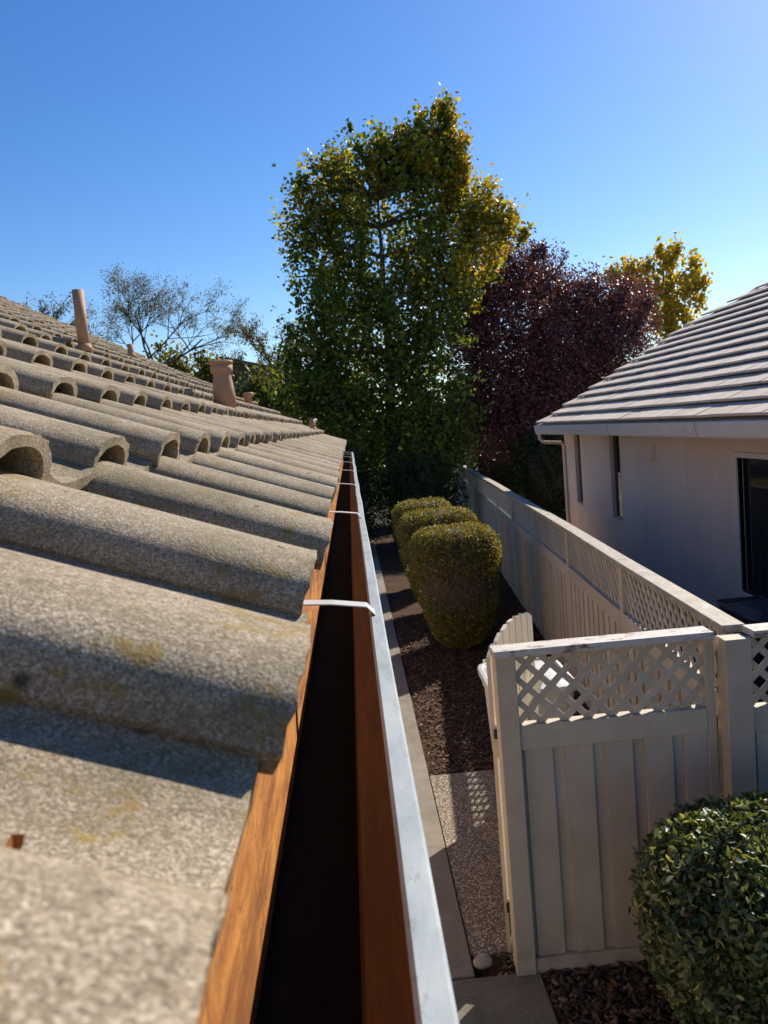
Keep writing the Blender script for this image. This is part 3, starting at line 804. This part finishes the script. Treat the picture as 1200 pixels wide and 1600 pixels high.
# ================================================================== TREES
def limb_to(bm, a, b, r0, r1, sag=.15, n=5, seg=6):
    a, b = Vector(a), Vector(b); L = (b - a).length; pts, rr = [], []
    off = Vector((random.uniform(-1, 1), random.uniform(-1, 1), random.uniform(.2, 1))) * L * sag
    for i in range(n):
        f = i / (n - 1); pts.append(a.lerp(b, f) + off * (math.sin(math.pi * f) * .6) + Vector((random.uniform(-1, 1), random.uniform(-1, 1), 0)) * L * .02 * (0 < i < n - 1)); rr.append(r0 + (r1 - r0) * f)
    tube(bm, pts, rr, seg, False); return pts
def lobed_tree(name, lobes, base, label, r0, n, lsize, colfn, mat, clump, ydepth=1.0, group=None, shape=LEAF_LOBED, per=None, spread=1.0, trunk_h=.45, facing=(0, 0, 0)):
    root = empty(name, base, label, 'tree', group)
    L = np.array(lobes); vol = L[:, 3] ** 2 * L[:, 4]; pr = L[:, 3] * L[:, 4]; pr = pr / pr.sum()
    top = L[:, 2].max()
    bm = bmesh.new()
    ctr = Vector((np.average(L[:, 0], weights=vol), np.average(L[:, 1], weights=vol), 0))
    tr = [Vector(base), Vector(base).lerp(Vector((ctr.x, ctr.y, top * .3)), .6)]
    hub = Vector((ctr.x, ctr.y, top * trunk_h)); crownp = Vector((ctr.x, ctr.y, top * .8))
    pts = limb_to(bm, base, hub, r0, r0 * .6, .03, 6, 10)
    pts += limb_to(bm, hub, crownp, r0 * .6, r0 * .12, .05, 6, 8)
    nc = max(40, int(n / clump)); li = RNG.choice(len(L), nc, p=pr)
    d = RNG.normal(0, 1, (nc, 3)); d /= np.linalg.norm(d, axis=1, keepdims=True); rr = RNG.random(nc) ** .4
    C = L[li, :3] + d * rr[:, None] * np.stack([L[li, 3], L[li, 3] * ydepth, L[li, 4]], -1)
    for l in L:
        if l[3] < .09: continue
        best = min(pts, key=lambda p: (p - Vector(l[:3])).length + max(0, p.z - l[2]) * 2)
        lp = limb_to(bm, best, l[:3], r0 * .28, r0 * .07, .12, 5, 5)
        near = C[np.linalg.norm(C - l[:3], axis=1) < l[3] * 1.3][:7]
        for c in near: limb_to(bm, lp[3], c, r0 * .08, r0 * .02, .12, 4, 4)
    bm_mesh('trunk', bm, M['bark'], root, True)
    k = RNG.integers(int(clump * .5), int(clump * 1.5), nc); ci = np.repeat(np.arange(nc), k)
    cs = np.minimum((.13 + .20 * RNG.random(nc)), .6 * L[li, 3])
    ax = np.array([ctr.x, ctr.y, top * .45]); sd_ = C - ax; sd_ /= np.linalg.norm(sd_, axis=1, keepdims=True); sd_ = sd_ * .8 + np.array([0, 0, .75]) + RNG.normal(0, .3, (nc, 3)); sd_ /= np.linalg.norm(sd_, axis=1, keepdims=True)
    off = np.clip(RNG.normal(0, 1, (len(ci), 3)), -1.7, 1.7) * cs[ci][:, None] * .6 + sd_[ci] * (np.clip(RNG.normal(0, 1, len(ci)), -1.7, 1.5) * cs[ci] * 1.2)[:, None]
    Pp = C[ci] + off
    Pp = Pp[Pp[:, 2] > .12]; ci = ci[:len(Pp)]
    cols = colfn(Pp, ci, nc)
    leaves('crown', Pp, np.tile(np.array(facing, float), (len(Pp), 1)) + np.array([0, 0, .35]), lsize, shape, cols, mat, root, spread)
    return root
MAPLE = [(2.99, 21.5, 10.24, .36, .91), (2.48, 21.5, 9.35, .91, .91), (3.03, 21.5, 9.16, .43, .74), (1.78, 21.5, 9.63, .69, .74), (.81, 21.5, 9.52, .91, .69), (-.12, 21.5, 9.0, .74, .83), (-.78, 21.5, 8.27, .56, .66), (3.53, 21.5, 8.19, .74, .69), (4.14, 21.5, 7.67, .63, .63), (1.33, 21.5, 8.11, 1.57, 1.24), (-.13, 21.5, 7.12, 1.03, 1.24), (2.71, 21.5, 7.06, 1.41, 1.32), (.5, 21.5, 5.96, 1.65, 1.41), (1.92, 21.5, 5.37, 1.49, 1.41), (-.57, 21.5, 4.92, .91, 1.24), (-.98, 21.5, 3.98, .83, .99), (.82, 21.5, 4.0, 1.82, 1.32), (2.1, 21.5, 3.4, 1.24, 1.16), (-.08, 21.5, 3.09, 1.32, .91), (1.51, 21.5, 2.3, 1.32, .99), (2.52, 21.5, 2.38, .66, .83)]
MAPLE += [(2.3, 21.5, 10.2, .35, .45), (1.5, 21.5, 9.9, .4, .4), (2.75, 21.5, 9.95, .42, .55), (3.15, 21.5, 9.5, .4, .6), (3.25, 21.5, 8.8, .5, .5), (2.2, 21.5, 9.75, .5, .5), (3.1, 21.5, 10.35, .28, .4)] + [(a, 21.5 + random.uniform(-.5, .5), c, d, e) for a, b, c, d, e in [(3.39, 21.5, 10.91, .13, .26), (3.22, 21.5, 10.54, .2, .33), (2.88, 21.5, 10.79, .15, .26), (2.37, 21.5, 10.03, .2, .4), (2.02, 21.5, 10.26, .15, .3), (2.41, 21.5, 10.51, .1, .23), (1.36, 21.5, 10.0, .23, .36), (.7, 21.5, 10.14, .1, .26), (.16, 21.5, 9.75, .26, .3), (-.36, 21.5, 9.66, .2, .26), (-.53, 21.5, 9.18, .23, .23), (-1.25, 21.5, 8.38, .18, .15), (-1.13, 21.5, 7.95, .2, .17), (3.41, 21.5, 9.49, .22, .36), (3.28, 21.5, 9.92, .17, .23), (3.35, 21.5, 9.06, .2, .2), (3.92, 21.5, 8.67, .33, .2), (4.32, 21.5, 8.33, .2, .26), (4.62, 21.5, 7.47, .2, .23), (4.4, 21.5, 7.89, .23, .23), (-1.1, 21.5, 7.03, .2, .23), (-.95, 21.5, 6.39, .2, .26), (-1.16, 21.5, 5.61, .23, .3), (-1.43, 21.5, 4.99, .23, .3), (1.07, 21.5, 9.76, .2, .2)]]
def col_maple(P, ci, nc):
    n = len(P)
    g = pick([(.075, .115, .02), (.12, .165, .024), (.18, .21, .03), (.045, .07, .018)], n, [.3, .3, .25, .15])
    y = pick([(.36, .31, .03), (.40, .27, .03), (.34, .17, .025), (.25, .27, .035)], n, [.35, .18, .10, .37])
    cl = RNG.random(nc)[ci]
    pr = np.clip((P[:, 2] - 5.2) / 5.5, 0, 1) * .55 + np.clip((P[:, 0] - 2.6) / 2, 0, .5) * (P[:, 2] > 5.5)
    m = (cl * .75 + RNG.random(n) * .25) < pr
    return np.where(m[:, None], y, g)
lobed_tree('maple_tree', MAPLE, (1.1, 21.5, 0), 'tall maple turning yellow and orange at its top, beyond the hedges', .20, 54000, .105, col_maple, M['leaf'], 52, 1.0)
PLUM = [(4.06, 24.0, 6.74, .89, .92), (3.6, 24.0, 5.52, .89, 1.11), (5.1, 24.5, 7.11, .94, .75), (6.13, 25.0, 6.75, .77, .87), (4.89, 24.0, 5.42, 1.48, 1.48), (6.77, 24.0, 5.99, .83, .83), (7.7, 24.0, 5.92, .83, .83), (8.78, 25.0, 5.79, .69, .77), (6.34, 24.0, 4.94, 1.48, 1.11), (7.82, 24.0, 4.82, 1.11, .92), (4.22, 24.0, 3.84, 1.29, 1.11), (5.7, 24.0, 3.72, 1.48, 1.11), (7.03, 24.0, 3.97, 1.11, .92), (4.69, 24.0, 2.51, 1.48, .83), (3.44, 24.0, 3.35, .74, 1.11)]
PLUM += [(3.38, 24.0, 6.97, .22, .26), (3.66, 24.0, 7.48, .26, .22), (4.31, 24.0, 7.65, .26, .18), (4.86, 24.0, 7.71, .22, .18), (5.68, 24.0, 7.6, .15, .3), (5.96, 24.0, 7.7, .11, .22), (6.49, 24.0, 7.3, .13, .26), (7.37, 24.0, 6.58, .22, .22), (8.19, 24.0, 6.46, .22, .22), (8.91, 24.0, 6.01, .22, .26), (9.01, 24.0, 5.28, .18, .3), (6.91, 24.0, 6.7, .26, .26)]
def col_plum(P, ci, nc):
    return pick([(.13, .042, .052), (.19, .06, .068), (.08, .034, .042), (.24, .085, .075), (.13, .10, .035)], len(P), [.35, .3, .2, .12, .03])
lobed_tree('plum_tree', PLUM, (5.6, 24.2, 0), 'dark purple-leaved plum tree behind the far corner of the stucco house', .17, 90000, .10, col_plum, M['plum'], 26, 1.0, shape=LEAF_OVAL)
YEL = [(11.91, 30.0, 8.15, .6, .55), (10.83, 30.0, 7.45, .92, .65), (10.1, 30.0, 7.68, .37, .37), (11.98, 30.0, 7.13, 1.04, .81), (12.79, 30.0, 7.07, .55, .65), (11.7, 30.0, 6.25, .92, .92), (12.13, 30.0, 5.54, .69, .69)]
YEL += [(12.32, 30.0, 8.41, .23, .18), (11.69, 30.0, 8.45, .23, .23), (12.83, 30.0, 7.92, .23, .23), (9.97, 30.0, 7.85, .23, .18), (10.5, 30.0, 7.87, .23, .18), (13.15, 30.0, 7.22, .18, .23), (13.0, 30.0, 6.6, .23, .23), (12.63, 30.0, 6.18, .28, .23), (11.09, 30.0, 7.99, .23, .23)]
YEL = [(a, b, c, d * .72, e * .72) if d > .5 else (a, b, c, d, e) for a, b, c, d, e in YEL]
lobed_tree('sycamore_tree', YEL, (11.7, 30, 0), 'bright yellow-leaved tree rising above the neighbour roof behind the plum', .14, 4200, .15, lambda P, ci, nc: pick([(.52, .42, .04), (.42, .38, .05), (.50, .30, .04), (.26, .29, .04)], len(P), [.4, .3, .15, .15]), M['leaf'], 16, 1.0)

def twig_tree(name, base, limbs, label, leaf_n, lsize, lcols, seed, r0=.11, levels=4, group=None, spread=.55, lean=0, kids=4):
    root = empty(name, base, label, 'tree', group)
    r = random.Random(seed); bm = bmesh.new(); tips = []
    def grow(p, d, L, rad_, lev):
        n = 4; pts = [p]; dd = d.copy()
        for i in range(n):
            dd = (dd + Vector((r.gauss(0, .13), r.gauss(0, .13), r.gauss(.03, .09)))).normalized(); pts.append(pts[-1] + dd * L / n)
        tube(bm, pts, [rad_ * (1 - .12 * i) for i in range(n + 1)], 6 if lev < 2 else 4 if lev < 3 else 3, False)
        if lev >= levels:
            tips.extend(pts[1:]); return
        if lev >= levels - 1: tips.extend(pts[2:])
        for k in range(kids if lev < levels - 1 else kids + 1):
            f = r.uniform(.35, 1.0); j = min(n, max(1, round(f * n)))
            a = Vector((r.gauss(0, 1), r.gauss(0, 1), r.gauss(.15, .7))).normalized()
            nd = (dd * .75 + a * spread).normalized()
            grow(pts[j], nd, L * r.uniform(.48, .72), rad_ * .52, lev + 1)
    for (p, q, rr) in limbs:
        p, q = Vector(p), Vector(q); grow(p, (q - p).normalized(), (q - p).length, rr, 1)
    hub = Vector(limbs[0][0]); tube(bm, [base, Vector(base).lerp(hub, .5) + Vector((.05, 0, 0)), hub], [r0 * 1.3, r0, r0 * .9], 8, False)
    for (p, q, rr) in limbs[1:]:
        if (Vector(p) - hub).length > .05: tube(bm, [hub - Vector((0, 0, .1)), hub.lerp(Vector(p), .5), p], [r0 * .6, rr * 1.1, rr], 6, False)
    bm_mesh('trunk', bm, M['bark'], root, True)
    T = np.array([list(t) for t in tips]); i = RNG.integers(0, len(T), leaf_n)
    Pp = T[i] + RNG.normal(0, .07, (leaf_n, 3))
    leaves('crown', Pp, np.zeros((leaf_n, 3)), lsize, LEAF_OVAL, pick(lcols, leaf_n), M['leaf'], root, 1.0)
    return root
OL = [(.09, .10, .035), (.12, .11, .04), (.06, .07, .025), (.16, .12, .04)]
twig_tree('sparse_tree', (-5.2, 22, 0), [((-5.0, 22, 4.9), (-4.6, 22, 6.3), .034), ((-5.1, 22, 4.8), (-3.5, 22.2, 5.6), .036), ((-5.2, 22, 4.7), (-5.9, 21.8, 6.0), .03), ((-5.0, 22, 5.3), (-4.1, 22.4, 6.4), .026), ((-5.2, 22, 4.7), (-6.4, 22.3, 5.6), .026), ((-4.9, 22, 5.3), (-5.2, 22, 6.5), .026)], 'sparse nearly bare tree with thin twigs behind the tile roof', 7000, .05, OL, 5, .05, 5, None, .72)
twig_tree('sparse_tree', (-8.3, 25, 0), [((-8.3, 25, 5.9), (-8.4, 25, 7.1), .04), ((-8.3, 25, 5.8), (-8.0, 25.2, 6.7), .03), ((-8.3, 25, 5.8), (-8.9, 25, 6.7), .03)], 'small thin-leaved tree behind the tile roof, beside the tall vent pipe', 2200, .075, OL, 9, .07, 3, None, .6)
twig_tree('sparse_tree', (-2.0, 25.5, 0), [((-2.0, 25.5, 4.6), (-2.35, 25.5, 6.2), .045), ((-2.0, 25.5, 4.4), (-1.7, 25.6, 6.0), .04), ((-2.0, 25.5, 3.6), (-2.5, 25.6, 5.0), .04), ((-2.0, 25.5, 3.4), (-1.6, 25.3, 4.7), .04)], 'grey-green open tree next to the maple, above the flue vent', 4200, .075, OL + [(.05, .07, .03)], 13, .09, 4, None, .6)
YB = [(-4.83, 23.4, 5.25, .39, .46), (-4.34, 23.4, 5.05, .28, .35), (-4.6, 23.4, 4.6, .5, .4)]
yg = lambda P, ci, nc: pick([(.17, .17, .03), (.10, .12, .025), (.24, .20, .03), (.06, .08, .02)], len(P))
lobed_tree('small_tree', YB, (-4.6, 23.4, 0), 'small yellow-green tree below the bare branches behind the roof', .07, 1700, .10, yg, M['leaf'], 14)
lobed_tree('small_tree', [(-3.76, 23.2, 5.1, .22, .40), (-3.4, 23.3, 4.85, .25, .35), (-3.8, 23.3, 4.4, .4, .4)], (-3.7, 23.2, 0), 'small yellow-green tree beside the flue vent, in front of the far roof', .06, 1300, .10, yg, M['leaf'], 14)
lobed_tree('small_tree', [(-2.2, 22.8, 4.25, .5, .45), (-1.5, 22.8, 3.9, .5, .5), (-2.6, 22.8, 3.9, .4, .4)], (-2.0, 22.8, 0), 'dark green small tree just left of the maple above the roof end', .07, 3200, .10, lambda P, ci, nc: pick([(.05, .075, .02), (.09, .10, .025), (.16, .15, .03)], len(P), [.5, .35, .15]), M['leaf'], 18)
# evergreen shrubs under the trees
SG = [(.03, .05, .016), (.045, .07, .02), (.02, .035, .012), (.06, .08, .02)]
for i, (x, y, z1, rr, lab) in enumerate([(-.3, 20.2, 2.6, 1.0, 'dark shrub below the maple beside the tile roof end'), (1.6, 19.9, 2.3, 1.0, 'dark shrub below the maple behind the hedges'),
                                         (5.2, 22.2, 2.6, 1.2, 'dark shrub below the plum tree beyond the fence'), (7.4, 22.6, 2.7, 1.3, 'dark shrub behind the stucco house, under the plum'), (5.0, 27.5, 3.0, 1.5, 'dark shrub behind the plum tree beside the far end of the fence'), (1.9, 25.5, 3.0, 1.5, 'dark shrub behind the maple, left of the far end of the fence')]):
    bush('evergreen_shrub', (x, y, 0), rr, rr * .8, .0, z1, 9000, .085, SG, [.35, .3, .2, .15], M['leaf'], lab, 'shrub', None, .9, 1.0, .1, .5, .5, LEAF_OVAL, .3, .22)
# strappy plant by the house corner
sp = empty('strappy_plant', (3.55, 16.1, 0), 'pale spiky-leaved plant by the stucco house corner', 'plant')
bm = bmesh.new()
for k in range(60):
    an = random.uniform(0, 6.28); ln = random.uniform(.7, 1.25); out = random.uniform(.1, .6)
    dirv = Vector((math.cos(an), math.sin(an), 0)); sdv = Vector((-math.sin(an), math.cos(an), 0)) * .02
    prev = None
    for i in range(6):
        f = i / 5; p = Vector((3.55, 16.1, 0)) + dirv * (out * f ** 1.4) + Vector((0, 0, ln * (f - .25 * f * f * out)))
        a, b = bm.verts.new(p - sdv * (1 - f * .9)), bm.verts.new(p + sdv * (1 - f * .9) + Vector((0, 0, .004)))
        if prev: bm.faces.new((prev[0], prev[1], b, a))
        prev = (a, b)
bm_mesh('blades', bm, mat_simple('pale_strap_leaf', (.22, .25, .12), .6, .3, .3, 20), sp)['kind'] = 'stuff'

# ================================================================== FAR HOUSE
fh = empty('far_house', (-4, 34, 0), 'distant house with brown tile gable roof behind the flue vent', 'house')
fb = bmesh.new(); bx(fb, (-7.0, 32.2, 0), (.5, 40, 4.75)); prism(fb, [(-6.8, 4.75), (-4.56, 6.0), (.4, 4.75)], 32.25, 39, lambda p: p); bm_mesh('wall', fb, M['farwall'], fh)
for (a, b) in (((-7.3, 4.62), (-4.56, 6.2)), ((-4.56, 6.2), (.9, 4.70))):
    q = bmesh.new(); prism(q, [a, b, (b[0], b[1] - .13), (a[0], a[1] - .13)], 31.8, 40.2, lambda p: p); bm_mesh('roof', q, M['farroof'], fh)
wq = box('window', (-5.0, 32.15, 3.4), (-4.0, 32.21, 4.5), M['trim'], fh); box('pane', (-4.93, 32.13, 3.47), (-4.07, 32.149, 4.43), M['glass'], wq)

# ================================================================== SMALL THINGS
def stone(x, y, z, r):
    bm = bmesh.new(); bmesh.ops.create_icosphere(bm, subdivisions=3, radius=r)
    for v in bm.verts: v.co = Vector((v.co.x * 1.1, v.co.y * .95, v.co.z * .72)) * (1 + .07 * math.sin(v.co.x * 60 + 1) * math.sin(v.co.y * 47)) + Vector((x, y, z))
    return tag(bm_mesh('round_stone', bm, M['stone'], None, True), 'smooth round stone lying at the end of the kerb by the gate post', 'stone')
stone(.485, 4.33, .06, .05)
def chips(name, xr, yr, n, size, z, cols, label, keep=None):
    P = np.stack([RNG.uniform(*xr, n), RNG.uniform(*yr, n), z + RNG.random(n) * .025], -1)
    if keep is not None: P = P[keep(P)]
    n = len(P)
    B = np.array([(-1, -1, -1), (1, -1, -1), (1, 1, -1), (-1, 1, -1), (-.8, -.9, 1), (.9, -.7, 1), (.8, .9, 1), (-.9, .7, 1)], float)
    an = RNG.uniform(0, 6.28, n); s = size * RNG.uniform(.5, 1.4, n)
    S = np.stack([s, s * RNG.uniform(.25, .6, n), s * RNG.uniform(.08, .2, n)], -1)
    L = B[None] * S[:, None] * (1 + RNG.uniform(-.25, .25, (n, 8, 3)))
    tl = RNG.normal(0, .35, (n, 2)); L[:, :, 2] += L[:, :, 0] * tl[:, :1] + L[:, :, 1] * tl[:, 1:]
    c, s_ = np.cos(an)[:, None], np.sin(an)[:, None]
    V = np.stack([L[..., 0] * c - L[..., 1] * s_, L[..., 0] * s_ + L[..., 1] * c, L[..., 2]], -1) + P[:, None]
    F = (np.array(BOXF)[None] + (np.arange(n) * 8)[:, None, None]).reshape(-1, 4)
    o = np_mesh(name, V.reshape(-1, 3), F, M['chip'], None, np.repeat(pick(cols, n, None, .3), 8, axis=0))
    return tag(o, label, 'mulch', None, 'stuff')
CC = [(.035, .022, .016), (.06, .036, .024), (.10, .06, .04), (.045, .03, .024), (.16, .10, .065)]
chips('bark_mulch', (.60, 2.4), (2.4, 4.40), 9000, .021, .03, CC, 'dark bark mulch chips covering the bed around the round shrub', lambda P: (P[:, 0] > .80) | (P[:, 1] > 4.24))
chips('bark_mulch', (.45, 2.5), (6.9, 13), 16000, .015, .033, [(.05, .028, .016), (.08, .042, .022), (.12, .066, .034), (.035, .02, .013), (.17, .10, .055)], 'brown mulch and litter on the side yard soil around the hedges')
def fallen(x, y, z, s, rot, label, group, tilt=(0, 0)):
    pts = [(0, -1), (.35, -.45), (.55, .1), (.3, .6), (0, 1.05), (-.28, .6), (-.5, .1), (-.33, -.5)]
    bm = bmesh.new(); R = Matrix.Rotation(rot, 3, 'Z') @ Matrix.Rotation(tilt[0], 3, 'X') @ Matrix.Rotation(tilt[1], 3, 'Y')
    top = [bm.verts.new(Vector((x, y, z)) + R @ Vector((a * s, b * s, abs(a) * s * .5 + .15 * s * b * b))) for a, b in pts]
    c = bm.verts.new((x, y, z))
    for i in range(8): bm.faces.new((top[i], top[(i + 1) % 8], c))
    r = bmesh.ops.solidify(bm, geom=bm.faces[:], thickness=.0015)
    return tag(bm_mesh('fallen_leaf', bm, M['dryleaf'], None), label, 'leaf', group)
for x, y, a in ((1.12, 4.02, .4), (.98, 4.12, 1.9), (1.02, 3.7, 3.0), (1.25, 3.95, 2.2), (1.3, 4.1, .9)):
    fallen(x, y, .075, .03, a, 'small orange fallen leaf on the dark bark mulch', 'leaves on the mulch', (.2, .1))

for (x, y, z, sc, a, lab) in ((-.136, .30, 2.907, .008, .5, 'crumpled orange leaf scrap on the barrel roof tile'), (-.108, .268, 2.898, .005, 1.2, 'tiny tan leaf scrap on the roof tile above the gutter')):
    fallen(x, y, z, sc, a, lab, None, (.1, -.35))
wood = []
for k in range(26):
    x = -9 + k * 1.15 + RNG.uniform(-.4, .4); y = RNG.uniform(34, 44)
    if -7 < x < .5: y = RNG.uniform(42, 46)
    wood.append((x, y, RNG.uniform(1.4, 3.0), RNG.uniform(1.2, 1.8), RNG.uniform(1.5, 2.6)))
L = np.array(wood); n = 40000; li = RNG.integers(0, len(L), n)
d = RNG.normal(0, 1, (n, 3)); d /= np.linalg.norm(d, axis=1, keepdims=True)
Pp = L[li, :3] + d * (RNG.random(n) ** .4)[:, None] * np.stack([L[li, 3], L[li, 3] * .6, L[li, 4]], -1); Pp = Pp[Pp[:, 2] > .05]
o = leaves('distant_wood', Pp, np.zeros((len(Pp), 3)), .26, LEAF_OVAL, pick(SG + [(.08, .09, .02)], len(Pp)), M['leaf'], None, 1.0)
tag(o, 'dark green mass of far trees behind the gardens', 'wood')

PL, NL = [], 900
for k in range(NL):
    _, loc, R, v = spots[random.randrange(90)]
    p = loc + R @ Vector((random.uniform(.0, .25), -random.uniform(.09, .235), .0025)); PL.append(tuple(p))
PL = np.array(PL)
leaves('roof_litter', PL, np.tile([.8, 0, 2.2], (NL, 1)), .009, LEAF_OVAL, pick([(.10, .06, .03), (.20, .12, .05), (.06, .045, .03), (.30, .18, .07)], NL), M['chip'], None, .35, .6)
tag(bpy.data.objects['roof_litter'], 'tiny brown leaf crumbs lying in the roof tile channels', 'litter')
